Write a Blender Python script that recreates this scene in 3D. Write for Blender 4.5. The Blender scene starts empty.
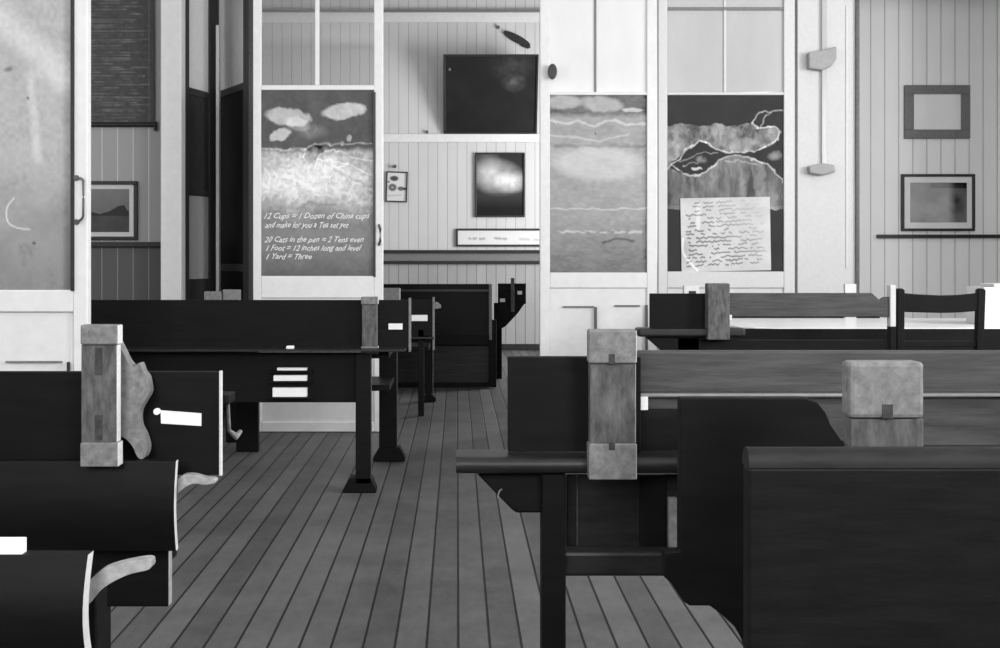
import bpy, math, random
import numpy as np

# ------------------------------------------------------------------ camera, world, lights, exposure
SC = bpy.context.scene
COL = SC.collection
F = 1100.0; CX = 457.0; CY = 257.0; H = 1.10       # focal length (px), horizon / vanishing point, eye height
cam_d = bpy.data.cameras.new('camera'); cam = bpy.data.objects.new('camera', cam_d); COL.objects.link(cam)
cam.location = (0, 0, H); cam.rotation_euler = (math.pi/2, 0, 0)
cam_d.sensor_width = 36; cam_d.lens = 36*F/1000.0
cam_d.shift_x = (500-CX)/1000.0; cam_d.shift_y = (CY-324)/1000.0
cam_d.clip_start = 0.05
SC.camera = cam

w = bpy.data.worlds.new('daylight'); SC.world = w; w.use_nodes = True
w.node_tree.nodes['Background'].inputs[0].default_value = (1, 1, 1, 1)
w.node_tree.nodes['Background'].inputs[1].default_value = 1.5

def area(name, loc, rot, sx, sy, power, spread=180):
    d = bpy.data.lights.new(name, 'AREA'); d.shape = 'RECTANGLE'; d.size = sx; d.size_y = sy
    d.energy = power; d.spread = math.radians(spread)
    o = bpy.data.objects.new(name, d); COL.objects.link(o); o.location = loc; o.rotation_euler = rot
    return o
R90 = math.pi/2
# daylight from right and rear windows, plus added fill lamps on the left
area('window_daylight', (4.80, 1.3, 2.3), (0, R90, 0), 1.7, 1.1, 215)       # right wall, near
area('window_daylight', (4.80, 4.3, 2.3), (0, R90, 0), 1.7, 1.1, 150)       # right wall, middle
area('window_daylight', (3.10, 10.9, 1.9), (0, R90, 0), 1.9, 1.7, 235)      # far room, right
area('window_daylight', (-3.0, 10.4, 2.2), (0, -R90, 0), 1.3, 1.3, 22)     # far room, left: added fill, no window there
area('window_daylight', (-4.50, 3.4, 2.3), (0, -R90, 0), 1.7, 1.5, 65)     # left wall: added fill that brightens the right wall
area('window_daylight', (-1.3, -2.3, 2.6), (R90, 0, 0), 1.5, 1.7, 125)      # rear wall
area('window_daylight', (2.0, -2.3, 2.6), (R90, 0, 0), 1.5, 1.7, 150)       # rear wall

SC.view_settings.view_transform = 'Standard'; SC.view_settings.look = 'None'
SC.view_settings.gamma = 1.0; SC.view_settings.use_curve_mapping = False
SC.view_settings.exposure = -0.12
SC.cycles.use_denoising = True
SC.cycles.max_bounces = 6; SC.cycles.transparent_max_bounces = 12
SC.cycles.caustics_reflective = False; SC.cycles.caustics_refractive = False
SC.cycles.sample_clamp_indirect = 4.0

# ------------------------------------------------------------------ materials
def nodes(name):
    m = bpy.data.materials.new(name); m.use_nodes = True
    nt = m.node_tree; b = nt.nodes['Principled BSDF']
    return m, nt, b
def lin(g): return (g, g, g, 1)
def mat(name, g, rough=.6, var=.25, scale=(8, 8, 8), spec=.3, bump=0.0, noise=6.0):
    """plain surface with a soft procedural tone variation"""
    m, nt, b = nodes(name); N = nt.nodes; L = nt.links
    tc = N.new('ShaderNodeTexCoord'); mp = N.new('ShaderNodeMapping'); mp.inputs['Scale'].default_value = scale
    nz = N.new('ShaderNodeTexNoise'); nz.inputs['Scale'].default_value = noise; nz.inputs['Detail'].default_value = 6
    nz.inputs['Roughness'].default_value = .65
    cr = N.new('ShaderNodeValToRGB')
    cr.color_ramp.elements[0].position = .3; cr.color_ramp.elements[1].position = .72
    cr.color_ramp.elements[0].color = lin(g*(1-var)); cr.color_ramp.elements[1].color = lin(min(1, g*(1+var)))
    L.new(tc.outputs['Object'], mp.inputs[0]); L.new(mp.outputs[0], nz.inputs['Vector'])
    L.new(nz.outputs['Fac'], cr.inputs[0]); L.new(cr.outputs[0], b.inputs['Base Color'])
    b.inputs['Roughness'].default_value = rough; b.inputs['Specular IOR Level'].default_value = spec
    if bump:
        bp = N.new('ShaderNodeBump'); bp.inputs['Strength'].default_value = bump; bp.inputs['Distance'].default_value = .004
        L.new(nz.outputs['Fac'], bp.inputs['Height']); L.new(bp.outputs[0], b.inputs['Normal'])
    return m

def planks(name, g, width, gdark, off=0.0, groove=.05, var=.15, rough=.7, gscale=1.0, axis='X', stain=0.3, grain=(26, 1.2, 26)):
    """boards side by side along one axis: each board its own tone, a narrow joint between them"""
    m, nt, b = nodes(name); N = nt.nodes; L = nt.links
    tc = N.new('ShaderNodeTexCoord'); sp = N.new('ShaderNodeSeparateXYZ'); L.new(tc.outputs['Object'], sp.inputs[0])
    def math_(op, a, bb, clamp=False):
        n = N.new('ShaderNodeMath'); n.operation = op; n.use_clamp = clamp
        for i, v in enumerate((a, bb)):
            if v is None: continue
            if isinstance(v, (int, float)): n.inputs[i].default_value = v
            else: L.new(v, n.inputs[i])
        return n.outputs[0]
    x = math_('ADD', sp.outputs[axis], 100*width - off)
    q = math_('DIVIDE', x, width)
    idn = math_('FLOOR', q, None); fr = math_('FRACT', q, None)
    d = math_('ABSOLUTE', math_('SUBTRACT', fr, .5), None)         # .5 at the joints
    wn = N.new('ShaderNodeTexWhiteNoise'); wn.noise_dimensions = '1D'; L.new(idn, wn.inputs['W'])
    mp = N.new('ShaderNodeMapping'); mp.inputs['Scale'].default_value = grain; L.new(tc.outputs['Object'], mp.inputs[0])
    nz = N.new('ShaderNodeTexNoise'); nz.inputs['Scale'].default_value = 2.5*gscale; nz.inputs['Detail'].default_value = 8
    nz.inputs['Roughness'].default_value = .7; L.new(mp.outputs[0], nz.inputs['Vector'])
    n2 = N.new('ShaderNodeTexNoise'); n2.inputs['Scale'].default_value = 3.2; n2.inputs['Detail'].default_value = 9; n2.inputs['Roughness'].default_value = .72
    L.new(tc.outputs['Object'], n2.inputs['Vector'])
    t = math_('ADD', math_('MULTIPLY', math_('SUBTRACT', wn.outputs['Value'], .5), var*2),
              math_('MULTIPLY', math_('SUBTRACT', nz.outputs['Fac'], .5), var*2.2))
    t = math_('ADD', t, math_('MULTIPLY', math_('SUBTRACT', n2.outputs['Fac'], .5), stain*2))
    val = math_('MULTIPLY', math_('ADD', t, 1.0), g)
    gj = N.new('ShaderNodeMapRange'); gj.inputs['From Min'].default_value = .5-groove*1.3; gj.inputs['From Max'].default_value = .5-groove*.5
    gj.interpolation_type = 'SMOOTHSTEP'; L.new(d, gj.inputs['Value'])
    mx = N.new('ShaderNodeMix'); mx.data_type = 'FLOAT'
    L.new(gj.outputs['Result'], mx.inputs[0]); L.new(val, mx.inputs[2]); mx.inputs[3].default_value = gdark
    cb = N.new('ShaderNodeCombineColor')
    for i in range(3): L.new(mx.outputs[0], cb.inputs[i])
    L.new(cb.outputs[0], b.inputs['Base Color'])
    bp = N.new('ShaderNodeBump'); bp.invert = True; bp.inputs['Strength'].default_value = .6; bp.inputs['Distance'].default_value = .004
    L.new(gj.outputs['Result'], bp.inputs['Height']); L.new(bp.outputs[0], b.inputs['Normal'])
    b.inputs['Roughness'].default_value = rough; b.inputs['Specular IOR Level'].default_value = .3
    return m

def vcol(name, rough=.8, spec=.2):
    m, nt, b = nodes(name)
    a = nt.nodes.new('ShaderNodeAttribute'); a.attribute_name = 'pigment'
    nt.links.new(a.outputs['Color'], b.inputs['Base Color'])
    b.inputs['Roughness'].default_value = rough; b.inputs['Specular IOR Level'].default_value = spec
    return m

def glass(name, tint=.9, gloss=.12):
    m = bpy.data.materials.new(name); m.use_nodes = True; nt = m.node_tree; N = nt.nodes; L = nt.links
    N.remove(N['Principled BSDF']); out = N['Material Output']
    t = N.new('ShaderNodeBsdfTransparent'); t.inputs[0].default_value = lin(tint)
    g = N.new('ShaderNodeBsdfGlossy'); g.inputs['Roughness'].default_value = .03
    mx = N.new('ShaderNodeMixShader'); mx.inputs[0].default_value = gloss
    L.new(t.outputs[0], mx.inputs[1]); L.new(g.outputs[0], mx.inputs[2]); L.new(mx.outputs[0], out.inputs[0])
    return m

M = {}
M['floor'] = planks('worn_floor_boards', .098, .0897, .007, off=.003, groove=.045, var=.26, rough=.6, stain=.8, grain=(18, 4.5, 18))
M['wall'] = planks('painted_matchboard', .60, .115, .38, groove=.035, var=.03, rough=.6, stain=.06, grain=(8, 8, 1))
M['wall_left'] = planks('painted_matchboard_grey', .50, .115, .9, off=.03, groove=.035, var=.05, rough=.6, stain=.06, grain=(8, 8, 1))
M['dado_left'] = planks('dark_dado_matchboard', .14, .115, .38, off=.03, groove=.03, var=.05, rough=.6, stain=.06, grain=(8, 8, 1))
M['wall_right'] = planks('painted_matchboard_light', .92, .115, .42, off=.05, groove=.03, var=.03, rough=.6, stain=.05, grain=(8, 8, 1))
M['paint'] = mat('white_gloss_paint', .74, .4, .05, (3, 3, 3))
M['trim'] = mat('cream_trim_paint', .62, .45, .05)
M['darktrim'] = mat('dark_varnished_trim', .03, .35, .3)
M['ceiling'] = mat('whitewashed_ceiling', .6, .8, .05)
M['wood'] = mat('black_varnished_wood', .005, .55, .4, (2, 14, 14), spec=.12, bump=.1, noise=4)
M['wood2'] = mat('dark_worn_wood', .0055, .5, .6, (2, 14, 14), spec=.14, bump=.15, noise=5)
M['greywood'] = mat('grey_worn_wood', .05, .5, .55, (1.2, 12, 14), spec=.4, bump=.2, noise=5)
M['ledge'] = mat('rubbed_dark_wood', .014, .36, .5, (2, 14, 14), spec=.4)
M['post'] = mat('bare_post_wood', .095, .6, .6, (12, 12, 4), noise=6, bump=.2)
M['cap'] = mat('pale_bare_wood', .185, .6, .4, (9, 9, 9), noise=7, bump=.2)
M['end'] = mat('pale_end_and_lit_side', .62, .55, .12, (9, 9, 30))  # pale board ends; also lightens right-facing sides as if lit from the right
M['arm'] = mat('pale_wood_arm', .33, .5, .3, (12, 12, 12))
M['paper'] = mat('white_paper', .85, .8, .04)
M['metal'] = mat('dull_iron', .10, .4, .3)
M['slot'] = mat('deep_mortise_wood', .03, .8, .3)
M['plug'] = mat('dark_wood_plug', .045, .7, .5, (20, 20, 20))
M['frame'] = mat('dark_picture_frame', .035, .4, .3)
M['greyframe'] = mat('grey_oak_frame', .19, .5, .3, (20, 20, 20))
M['matboard'] = mat('cream_mount_board', .86, .8, .03)
M['leaf'] = mat('shaded_door_paint', .045, .45, .3)  # shade on the folded leaves put into a dark base colour
M['chalk'] = mat('chalk_strokes', .8, .9, .1)
M['pig'] = vcol('drawn_surface', .75, .25)
M['pigpaper'] = vcol('printed_surface', .8, .15)
M['glass'] = glass('clear_window_glass', .93, .06)
M['whiteglass'] = mat('reflection_white_glass', .74, .12, .08, (1, 1, .35), spec=.5, noise=2)  # bright reflection on the panes put in as a white base colour
M['greyglass'] = mat('obscured_grey_glass', .46, .2, .1, (1, 1, .4), spec=.5, noise=2)
M['dimglass'] = mat('dusty_grey_glass', .22, .25, .3, (1, 1, .6), noise=3)

# ------------------------------------------------------------------ geometry helpers
def px(x, D): return (x-CX)/F*D
def pz(y, D): return H-(y-CY)/F*D
class MB:
    def __init__(s): s.v = []; s.f = []; s.m = []
    def quadbox(s, x0, x1, y0, y1, z0, z1, m=0, right=None, left=None, top=None):
        b = len(s.v)
        for z in (z0, z1):
            for (x, y) in ((x0, y0), (x1, y0), (x1, y1), (x0, y1)): s.v.append((x, y, z))
        fs = [((0, 3, 2, 1), m), ((4, 5, 6, 7), m if top is None else top), ((0, 1, 5, 4), m),
              ((1, 2, 6, 5), m if right is None else right), ((2, 3, 7, 6), m), ((3, 0, 4, 7), m if left is None else left)]
        for f, k in fs: s.f.append(tuple(b+i for i in f)); s.m.append(k)
        return s
    def pbox(s, x0, y0, x1, y1, D, t, m=0, **k):
        """box whose front face covers the given picture rectangle at distance D; t = thickness backwards"""
        return s.quadbox(px(x0, D), px(x1, D), D, D+t, pz(y1, D), pz(y0, D), m, **k)
    def prism(s, pts, y0, y1, m=0):
        """outline in x,z extruded along y"""
        a = sum(pts[i][0]*pts[(i+1) % len(pts)][1]-pts[(i+1) % len(pts)][0]*pts[i][1] for i in range(len(pts)))
        if a < 0: pts = pts[::-1]
        b = len(s.v); n = len(pts)
        s.v += [(x, y0, z) for x, z in pts]+[(x, y1, z) for x, z in pts]
        s.f.append(tuple(range(b, b+n))); s.m.append(m)
        s.f.append(tuple(range(b+2*n-1, b+n-1, -1))); s.m.append(m)
        for i in range(n):
            j = (i+1) % n
            s.f.append((b+i, b+n+i, b+n+j, b+j)); s.m.append(m)
        return s
    def pprism(s, pts, D, t, m=0): return s.prism([(px(x, D), pz(y, D)) for x, y in pts], D, D+t, m)
    def xprof(s, pts, x0, x1, m=0, right=None, left=None):
        """outline in y,z extruded along x (ends may have their own material)"""
        a = sum(pts[i][0]*pts[(i+1) % len(pts)][1]-pts[(i+1) % len(pts)][0]*pts[i][1] for i in range(len(pts)))
        if a < 0: pts = pts[::-1]
        b = len(s.v); n = len(pts)
        s.v += [(x0, y, z) for y, z in pts]+[(x1, y, z) for y, z in pts]
        s.f.append(tuple(range(b+n-1, b-1, -1))); s.m.append(m if left is None else left)
        s.f.append(tuple(range(b+n, b+2*n))); s.m.append(m if right is None else right)
        for i in range(n):
            j = (i+1) % n
            s.f.append((b+i, b+j, b+n+j, b+n+i)); s.m.append(m)
        return s
    def tube(s, pts, r, m=0, n=10):
        from mathutils import Vector
        P = [Vector(p) for p in pts]; b = len(s.v)
        rr = r if isinstance(r, (list, tuple)) else [r]*len(P)
        for i, p in enumerate(P):
            t = (P[min(i+1, len(P)-1)]-P[max(i-1, 0)]).normalized()
            u = t.cross(Vector((0, 0, 1)));
            if u.length < 1e-3: u = t.cross(Vector((0, 1, 0)))
            u.normalize(); v = t.cross(u)
            for k in range(n):
                a = 2*math.pi*k/n; q = p+(u*math.cos(a)+v*math.sin(a))*rr[i]; s.v.append(tuple(q))
        for i in range(len(P)-1):
            for k in range(n):
                k2 = (k+1) % n
                s.f.append((b+i*n+k, b+i*n+k2, b+(i+1)*n+k2, b+(i+1)*n+k)); s.m.append(m)
        s.f.append(tuple(b+k for k in range(n-1, -1, -1))); s.m.append(m)
        s.f.append(tuple(b+(len(P)-1)*n+k for k in range(n))); s.m.append(m)
        return s
    def build(s, name, mats, parent=None, bevel=.003, smooth=False, origin=None):
        me = bpy.data.meshes.new(name)
        if parent is not None: o0 = parent['_o'] if '_o' in parent else (0, 0, 0)
        elif origin is not None: o0 = origin
        else:
            xs = [v[0] for v in s.v]; ys = [v[1] for v in s.v]; zs = [v[2] for v in s.v]
            o0 = ((min(xs)+max(xs))/2, (min(ys)+max(ys))/2, min(zs))
        o0 = tuple(o0)
        me.from_pydata([(v[0]-o0[0], v[1]-o0[1], v[2]-o0[2]) for v in s.v], [], s.f)
        if not isinstance(mats, (list, tuple)): mats = [mats]
        for m in mats: me.materials.append(m)
        me.polygons.foreach_set('material_index', s.m)
        if smooth:
            me.polygons.foreach_set('use_smooth', [True]*len(me.polygons)); me.set_sharp_from_angle(angle=.7)
        me.update()
        o = bpy.data.objects.new(name, me); COL.objects.link(o)
        if parent is not None: o.parent = parent; o['_o'] = o0
        else: o.location = o0; o['_o'] = o0
        if bevel:
            md = o.modifiers.new('bevel', 'BEVEL'); md.width = bevel; md.segments = 2; md.limit_method = 'ANGLE'; md.angle_limit = .6
        return o
def thing(name, label, cat, loc=(0, 0, 0), group=None):
    o = bpy.data.objects.new(name, None); COL.objects.link(o); o.location = loc; o['_o'] = tuple(loc)
    o.empty_display_size = .1
    o['label'] = label; o['category'] = cat
    if group: o['group'] = group
    return o
def tag(o, label, cat, group=None):
    o['label'] = label; o['category'] = cat
    if group: o['group'] = group
    return o
def struct(o): o['kind'] = 'structure'; return o
def sempty(name, loc): 
    o = bpy.data.objects.new(name, None); COL.objects.link(o); o.location = loc; o['_o'] = tuple(loc); o['kind'] = 'structure'
    return o

# numpy painting of pigments
def vnoise(U, V, fx, fy, seed=0, octs=4):
    U = np.clip(U, 0, 1); V = np.clip(V, 0, 1)
    rng = np.random.RandomState(seed); out = np.zeros_like(U); a = 1; tot = 0
    for k in range(octs):
        nx, ny = int(fx*2**k)+2, int(fy*2**k)+2
        g = rng.rand(ny+1, nx+1)
        x = U*(fx*2**k); y = V*(fy*2**k); xi = np.clip(x.astype(int), 0, nx-1); yi = np.clip(y.astype(int), 0, ny-1)
        tx = x-xi; ty = y-yi; tx = tx*tx*(3-2*tx); ty = ty*ty*(3-2*ty)
        out += a*((g[yi, xi]*(1-tx)+g[yi, xi+1]*tx)*(1-ty)+(g[yi+1, xi]*(1-tx)+g[yi+1, xi+1]*tx)*ty)
        tot += a; a *= .55
    return out/tot
def ell(X, Y, cx, cy, rx, ry, rot=0, soft=.25):
    c, s_ = math.cos(rot), math.sin(rot); dx = X-cx; dy = Y-cy
    d = np.sqrt(((dx*c+dy*s_)/rx)**2+((-dx*s_+dy*c)/ry)**2)
    return np.clip((1+soft-d)/(2*soft), 0, 1)
def line(X, Y, pts, w_, soft=None):
    d = np.full_like(X, 1e9)
    for (x0, y0), (x1, y1) in zip(pts[:-1], pts[1:]):
        dx, dy = x1-x0, y1-y0; L2 = dx*dx+dy*dy+1e-9
        t = np.clip(((X-x0)*dx+(Y-y0)*dy)/L2, 0, 1)
        d = np.minimum(d, np.hypot(X-x0-t*dx, Y-y0-t*dy))
    return np.clip(1.3-d/w_, 0, 1)
def curve(pts, n=8):
    P = [pts[0]]+list(pts)+[pts[-1]]; out = []
    for i in range(1, len(P)-2):
        for k in range(n):
            t = k/n; p = []
            for c in (0, 1):
                a, b_, c_, d = P[i-1][c], P[i][c], P[i+1][c], P[i+2][c]
                p.append(.5*((2*b_)+(-a+c_)*t+(2*a-5*b_+4*c_-d)*t*t+(-a+3*b_-3*c_+d)*t**3))
            out.append(tuple(p))
    out.append(tuple(pts[-1])); return out
def sheet(name, rect, D, t, func, parent=None, nx=120, ny=160, m=None, rot=0.0, origin=None):
    """drawn-on panel: rect in picture px at distance D; func(X,Y) gives an albedo for those px"""
    x0, y0, x1, y1 = rect
    X, Y = np.meshgrid(np.linspace(x0, x1, nx+1), np.linspace(y0, y1, ny+1))
    G = np.clip(func(X, Y), .004, .9)
    cx_, cy_ = (x0+x1)/2, (y0+y1)/2
    c, s_ = math.cos(rot), math.sin(rot)
    XX = cx_+(X-cx_)*c-(Y-cy_)*s_; YY = cy_+(X-cx_)*s_+(Y-cy_)*c
    wx = (XX-CX)/F*D; wz = H-(YY-CY)/F*D
    if parent is not None: o0 = tuple(parent['_o'])
    else: o0 = (float(wx.mean()), D+t/2, float(wz.min()))
    v = [(float(a)-o0[0], D-o0[1], float(b)-o0[2]) for a, b in zip(wx.ravel(), wz.ravel())]
    f = []
    W = nx+1
    for j in range(ny):
        for i in range(nx):
            a = j*W+i; f.append((a, a+W, a+W+1, a+1))
    # solid rim and back
    cor = [0, nx, ny*W+nx, ny*W]; b = len(v)
    for k in cor: v.append((v[k][0], D+t-o0[1], v[k][2]))
    f.append((b, b+1, b+2, b+3))
    top = list(range(0, nx+1)); rgt = [j*W+nx for j in range(ny+1)]; bot = [ny*W+i for i in range(nx, -1, -1)]; lft = [j*W for j in range(ny, -1, -1)]
    for k, e in enumerate((top, rgt, bot, lft)): f.append(tuple(e)+(b+(k+1) % 4, b+k))
    me = bpy.data.meshes.new(name); me.from_pydata(v, [], f)
    at = me.color_attributes.new('pigment', 'FLOAT_COLOR', 'POINT')
    cols = np.ones((len(v), 4), np.float32); cols[:len(G.ravel()), :3] = G.ravel()[:, None]; cols[len(G.ravel()):, :3] = .03
    at.data.foreach_set('color', cols.ravel())
    me.materials.append(m or M['pig']); me.update()
    o = bpy.data.objects.new(name, me); COL.objects.link(o); o['_o'] = o0
    if parent is not None: o.parent = parent
    else: o.location = o0
    return o
def writing(lines, D, parent, name='writing', mat_=None, shear=.5):
    """chalk handwriting: (text, x, y, height px, width px)"""
    V = []; Fc = []
    for txt, x, y, hh, ww in lines:
        cu = bpy.data.curves.new('t', 'FONT'); cu.body = txt; cu.shear = shear; cu.size = 1; cu.resolution_u = 2; cu.offset = .010
        ob = bpy.data.objects.new('t', cu); COL.objects.link(ob); bpy.context.view_layer.update()
        me = bpy.data.meshes.new_from_object(ob.evaluated_get(bpy.context.evaluated_depsgraph_get()))
        xs = [q.co.x for q in me.vertices]; mx = max(xs); mn = min(xs)
        b = len(V)
        for q in me.vertices:
            X_ = x+(q.co.x-mn)/(mx-mn)*ww; Y_ = y-q.co.y*hh+.5*math.sin((q.co.x)*3.1)
            V.append((px(X_, D), D, pz(Y_, D)))
        for p in me.polygons: Fc.append(tuple(b+i for i in p.vertices))
        bpy.data.objects.remove(ob); bpy.data.meshes.remove(me); bpy.data.curves.remove(cu)
    o0 = tuple(parent['_o'])
    me = bpy.data.meshes.new(name); me.from_pydata([(a-o0[0], b-o0[1], c-o0[2]) for a, b, c in V], [], Fc); me.materials.append(mat_ or M['chalk']); me.update()
    o = bpy.data.objects.new(name, me); COL.objects.link(o); o.parent = parent; o['_o'] = o0
    return o

# ------------------------------------------------------------------ room shell
XL, XR, YB, YF, ZC = -4.6, 4.9, 13.0, -2.5, 4.2
struct(MB().quadbox(XL, XR, YF, YB+.1, -.08, 0).build('floor', M['floor'], origin=(0, 0, 0), bevel=0))
struct(MB().quadbox(XL, XR, YF, YB+.1, ZC, ZC+.08).build('ceiling', M['ceiling'], origin=(0, 0, 0), bevel=0))
struct(MB().quadbox(XL, XR, YB, YB+.1, 0, ZC).build('wall_back', M['wall'], origin=(0, 0, 0), bevel=0))
def wall_with_windows(name, a0, a1, fixed, t, wins, z0, z1, along='Y'):
    mb = MB(); cuts = sorted(wins)
    def bx(p0, p1, q0, q1):
        if along == 'Y': mb.quadbox(fixed, fixed+t, p0, p1, q0, q1)
        else: mb.quadbox(p0, p1, fixed, fixed+t, q0, q1)
    cur = a0
    for c0, c1 in cuts:
        bx(cur, c0, 0, ZC); bx(c0, c1, 0, z0); bx(c0, c1, z1, ZC); cur = c1
    bx(cur, a1, 0, ZC)
    return struct(mb.build(name, M['trim'], origin=(0, 0, 0), bevel=0))
wall_with_windows('wall_left', YF, YB+.1, XL-.1, .1, [(2.6, 4.2)], 1.4, 3.2)  # unseen opening added to go with the left fill light
wr = [(.7, 1.9), (3.7, 4.9), (10.1, 11.7)]
wall_with_windows('wall_right', YF, YB+.1, XR, .12, wr, 1.4, 3.2)
wf = [(-2.1, -.5), (1.2, 2.8)]
wall_with_windows('wall_front', XL, XR, YF-.12, .12, wf, 1.7, 3.5, 'X')
k = 0
for along, wins, z0, z1, xw in (('Y', wr, 1.4, 3.2, XR), ('X', wf, 1.7, 3.5, 0), ('Y', [(2.6, 4.2)], 1.4, 3.2, XL-.12)):  # last entry frames the added left opening
    for c0, c1 in wins:
        k += 1; mb = MB(); n = 3
        for i in range(n+1):
            p = c0+(c1-c0)*i/n
            if along == 'Y': mb.quadbox(xw+.04, xw+.09, p-.02, p+.02, z0, z1)
            else: mb.quadbox(p-.02, p+.02, YF-.09, YF-.04, z0, z1)
        for i in range(3):
            q = z0+(z1-z0)*i/2
            if along == 'Y': mb.quadbox(xw+.045, xw+.085, c0, c1, q-.02, q+.02)
            else: mb.quadbox(c0, c1, YF-.085, YF-.045, q-.02, q+.02)
        struct(mb.build('window_%d' % k, M['paint'], bevel=0))

# --- back wall rails: upper trim band, picture rail, dado rails
DB = 12.98
def rail(n, x0, y0, x1, y1, D, t, m):
    return struct(MB().pbox(x0, y0, x1, y1, D-t, t, 0).build('trim_%d' % n, m, bevel=.004))
rail(1, 241, 12, 560, 22, YB, .03, M['paint']); rail(2, 241, 9.5, 560, 12, YB, .05, M['greyframe'])
rail(3, 241, 134, 560, 142, YB, .03, M['paint'])
rail(4, 241, 250, 560, 253, YB, .05, M['darktrim']); rail(5, 241, 261, 560, 264, YB, .04, M['darktrim'])
rail(6, 241, 253, 560, 261, YB, .02, M['greyframe'])
struct(MB().quadbox(px(241, YB), XR, YB-.012, YB, 0, pz(262, YB)).build('wall_dado_back', planks('dado_matchboard_back', .36, .115, .15, groove=.035, var=.05, rough=.6, stain=.15, grain=(8, 8, 1)), origin=(0, 0, 0), bevel=0))
struct(MB().pbox(241, 344, 560, 350, YB-.03, .03).build('baseboard_back', M['darktrim']))

# --- left wall return (behind the big left door) and right wall return
DL = 8.1
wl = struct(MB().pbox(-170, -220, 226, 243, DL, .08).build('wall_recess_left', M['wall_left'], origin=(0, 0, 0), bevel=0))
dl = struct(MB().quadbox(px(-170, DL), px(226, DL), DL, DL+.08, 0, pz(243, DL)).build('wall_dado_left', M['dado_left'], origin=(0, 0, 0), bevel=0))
rail(7, 60, 242, 176, 247, DL, .04, M['darktrim'])
DR = 9.0
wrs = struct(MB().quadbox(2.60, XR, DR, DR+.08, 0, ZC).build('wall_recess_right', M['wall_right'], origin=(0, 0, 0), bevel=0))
rail(8, 878, 234.5, 1050, 238, DR, .04, M['darktrim'])

# ------------------------------------------------------------------ partition doors
def door(n, xs, D, x0, x1, board, glaz_top, bottom, gl, muntin, mw=2, mm=None, paint=None, lower=None, topz=3.2, thick=.045):
    """glazed partition door: frame, panes, blackboard and lower panel, standing on the floor"""
    bx0, by0, bx1, by1 = board
    P = paint or M['paint']
    root = sempty('door_%d' % n, (px((x0+x1)/2, D), D+thick/2, 0))
    yt = CY-(topz-H)/D*F; yf = CY+H/D*F-.5
    mb = MB()
    mb.pbox(x0, yt, bx0, yf, D, thick); mb.pbox(bx1, yt, x1, yf, D, thick)
    mb.pbox(bx0, by1, bx1, bottom[0], D, thick)                      # rail under the board
    mb.pbox(bx0, glaz_top[1], bx1, by0, D, thick)                    # rail over the board
    mb.pbox(bx0, yt, bx1, yt+8, D, thick)
    if bottom[0] < yf-12: mb.pbox(bx0, yf-10*D/7, bx1, yf, D, thick)
    m2 = MB()
    for mx in muntin: m2.pbox(mx-mw, yt+8, mx+mw, glaz_top[1], D+.008, thick-.016)
    m2.build('muntin', mm or P, root, bevel=.003)
    mb.build('frame', P, root, bevel=.005)
    lp = MB().pbox(bx0, bottom[0], bx1, yf-10*D/7, D+.014, thick-.026)
    lp.build('lower_panel', lower or P, root, bevel=.003)
    g = MB(); g.pbox(bx0, yt+8, bx1, glaz_top[1], D+.018, .006); g.build('glass_pane', gl, root, bevel=0)
    return root

# -- blackboard drawings (chalk is pigment on the board)
def paint_big(X, Y):
    n = vnoise((X+60)/140, (Y+80)/400, 5, 12, 3, 6); n2 = vnoise((X+60)/140, (Y+80)/400, 40, 100, 4, 2)
    g = .42+.16*(n-.5)+.12*(n2-.5)
    g -= .20*np.clip((Y-150)/140, 0, 1)*(.6+.8*n2)
    g += .16*line(X, Y, [(-5, 15), (30, 45), (62, 78)], 16)+.12*line(X, Y, [(30, 75), (38, 160)], 5)
    g += .35*line(X, Y, curve([(14, 198), (7, 208), (8, 222), (18, 228), (30, 229)]), .8)
    g -= .22*ell(X, Y, 9, 69, 5, 2.2, -.3, .5)*(n2 > .4)+.14*np.clip((n-.62)*6, 0, 1)*(Y > 150)*n2
    g -= .25*ell(X, Y, 28, 98, 1.5, 1.5)+.2*ell(X, Y, 34, 243, 2, 1.5)
    g -= .10*np.clip((X-62)/6, 0, 1)
    return g
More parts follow.
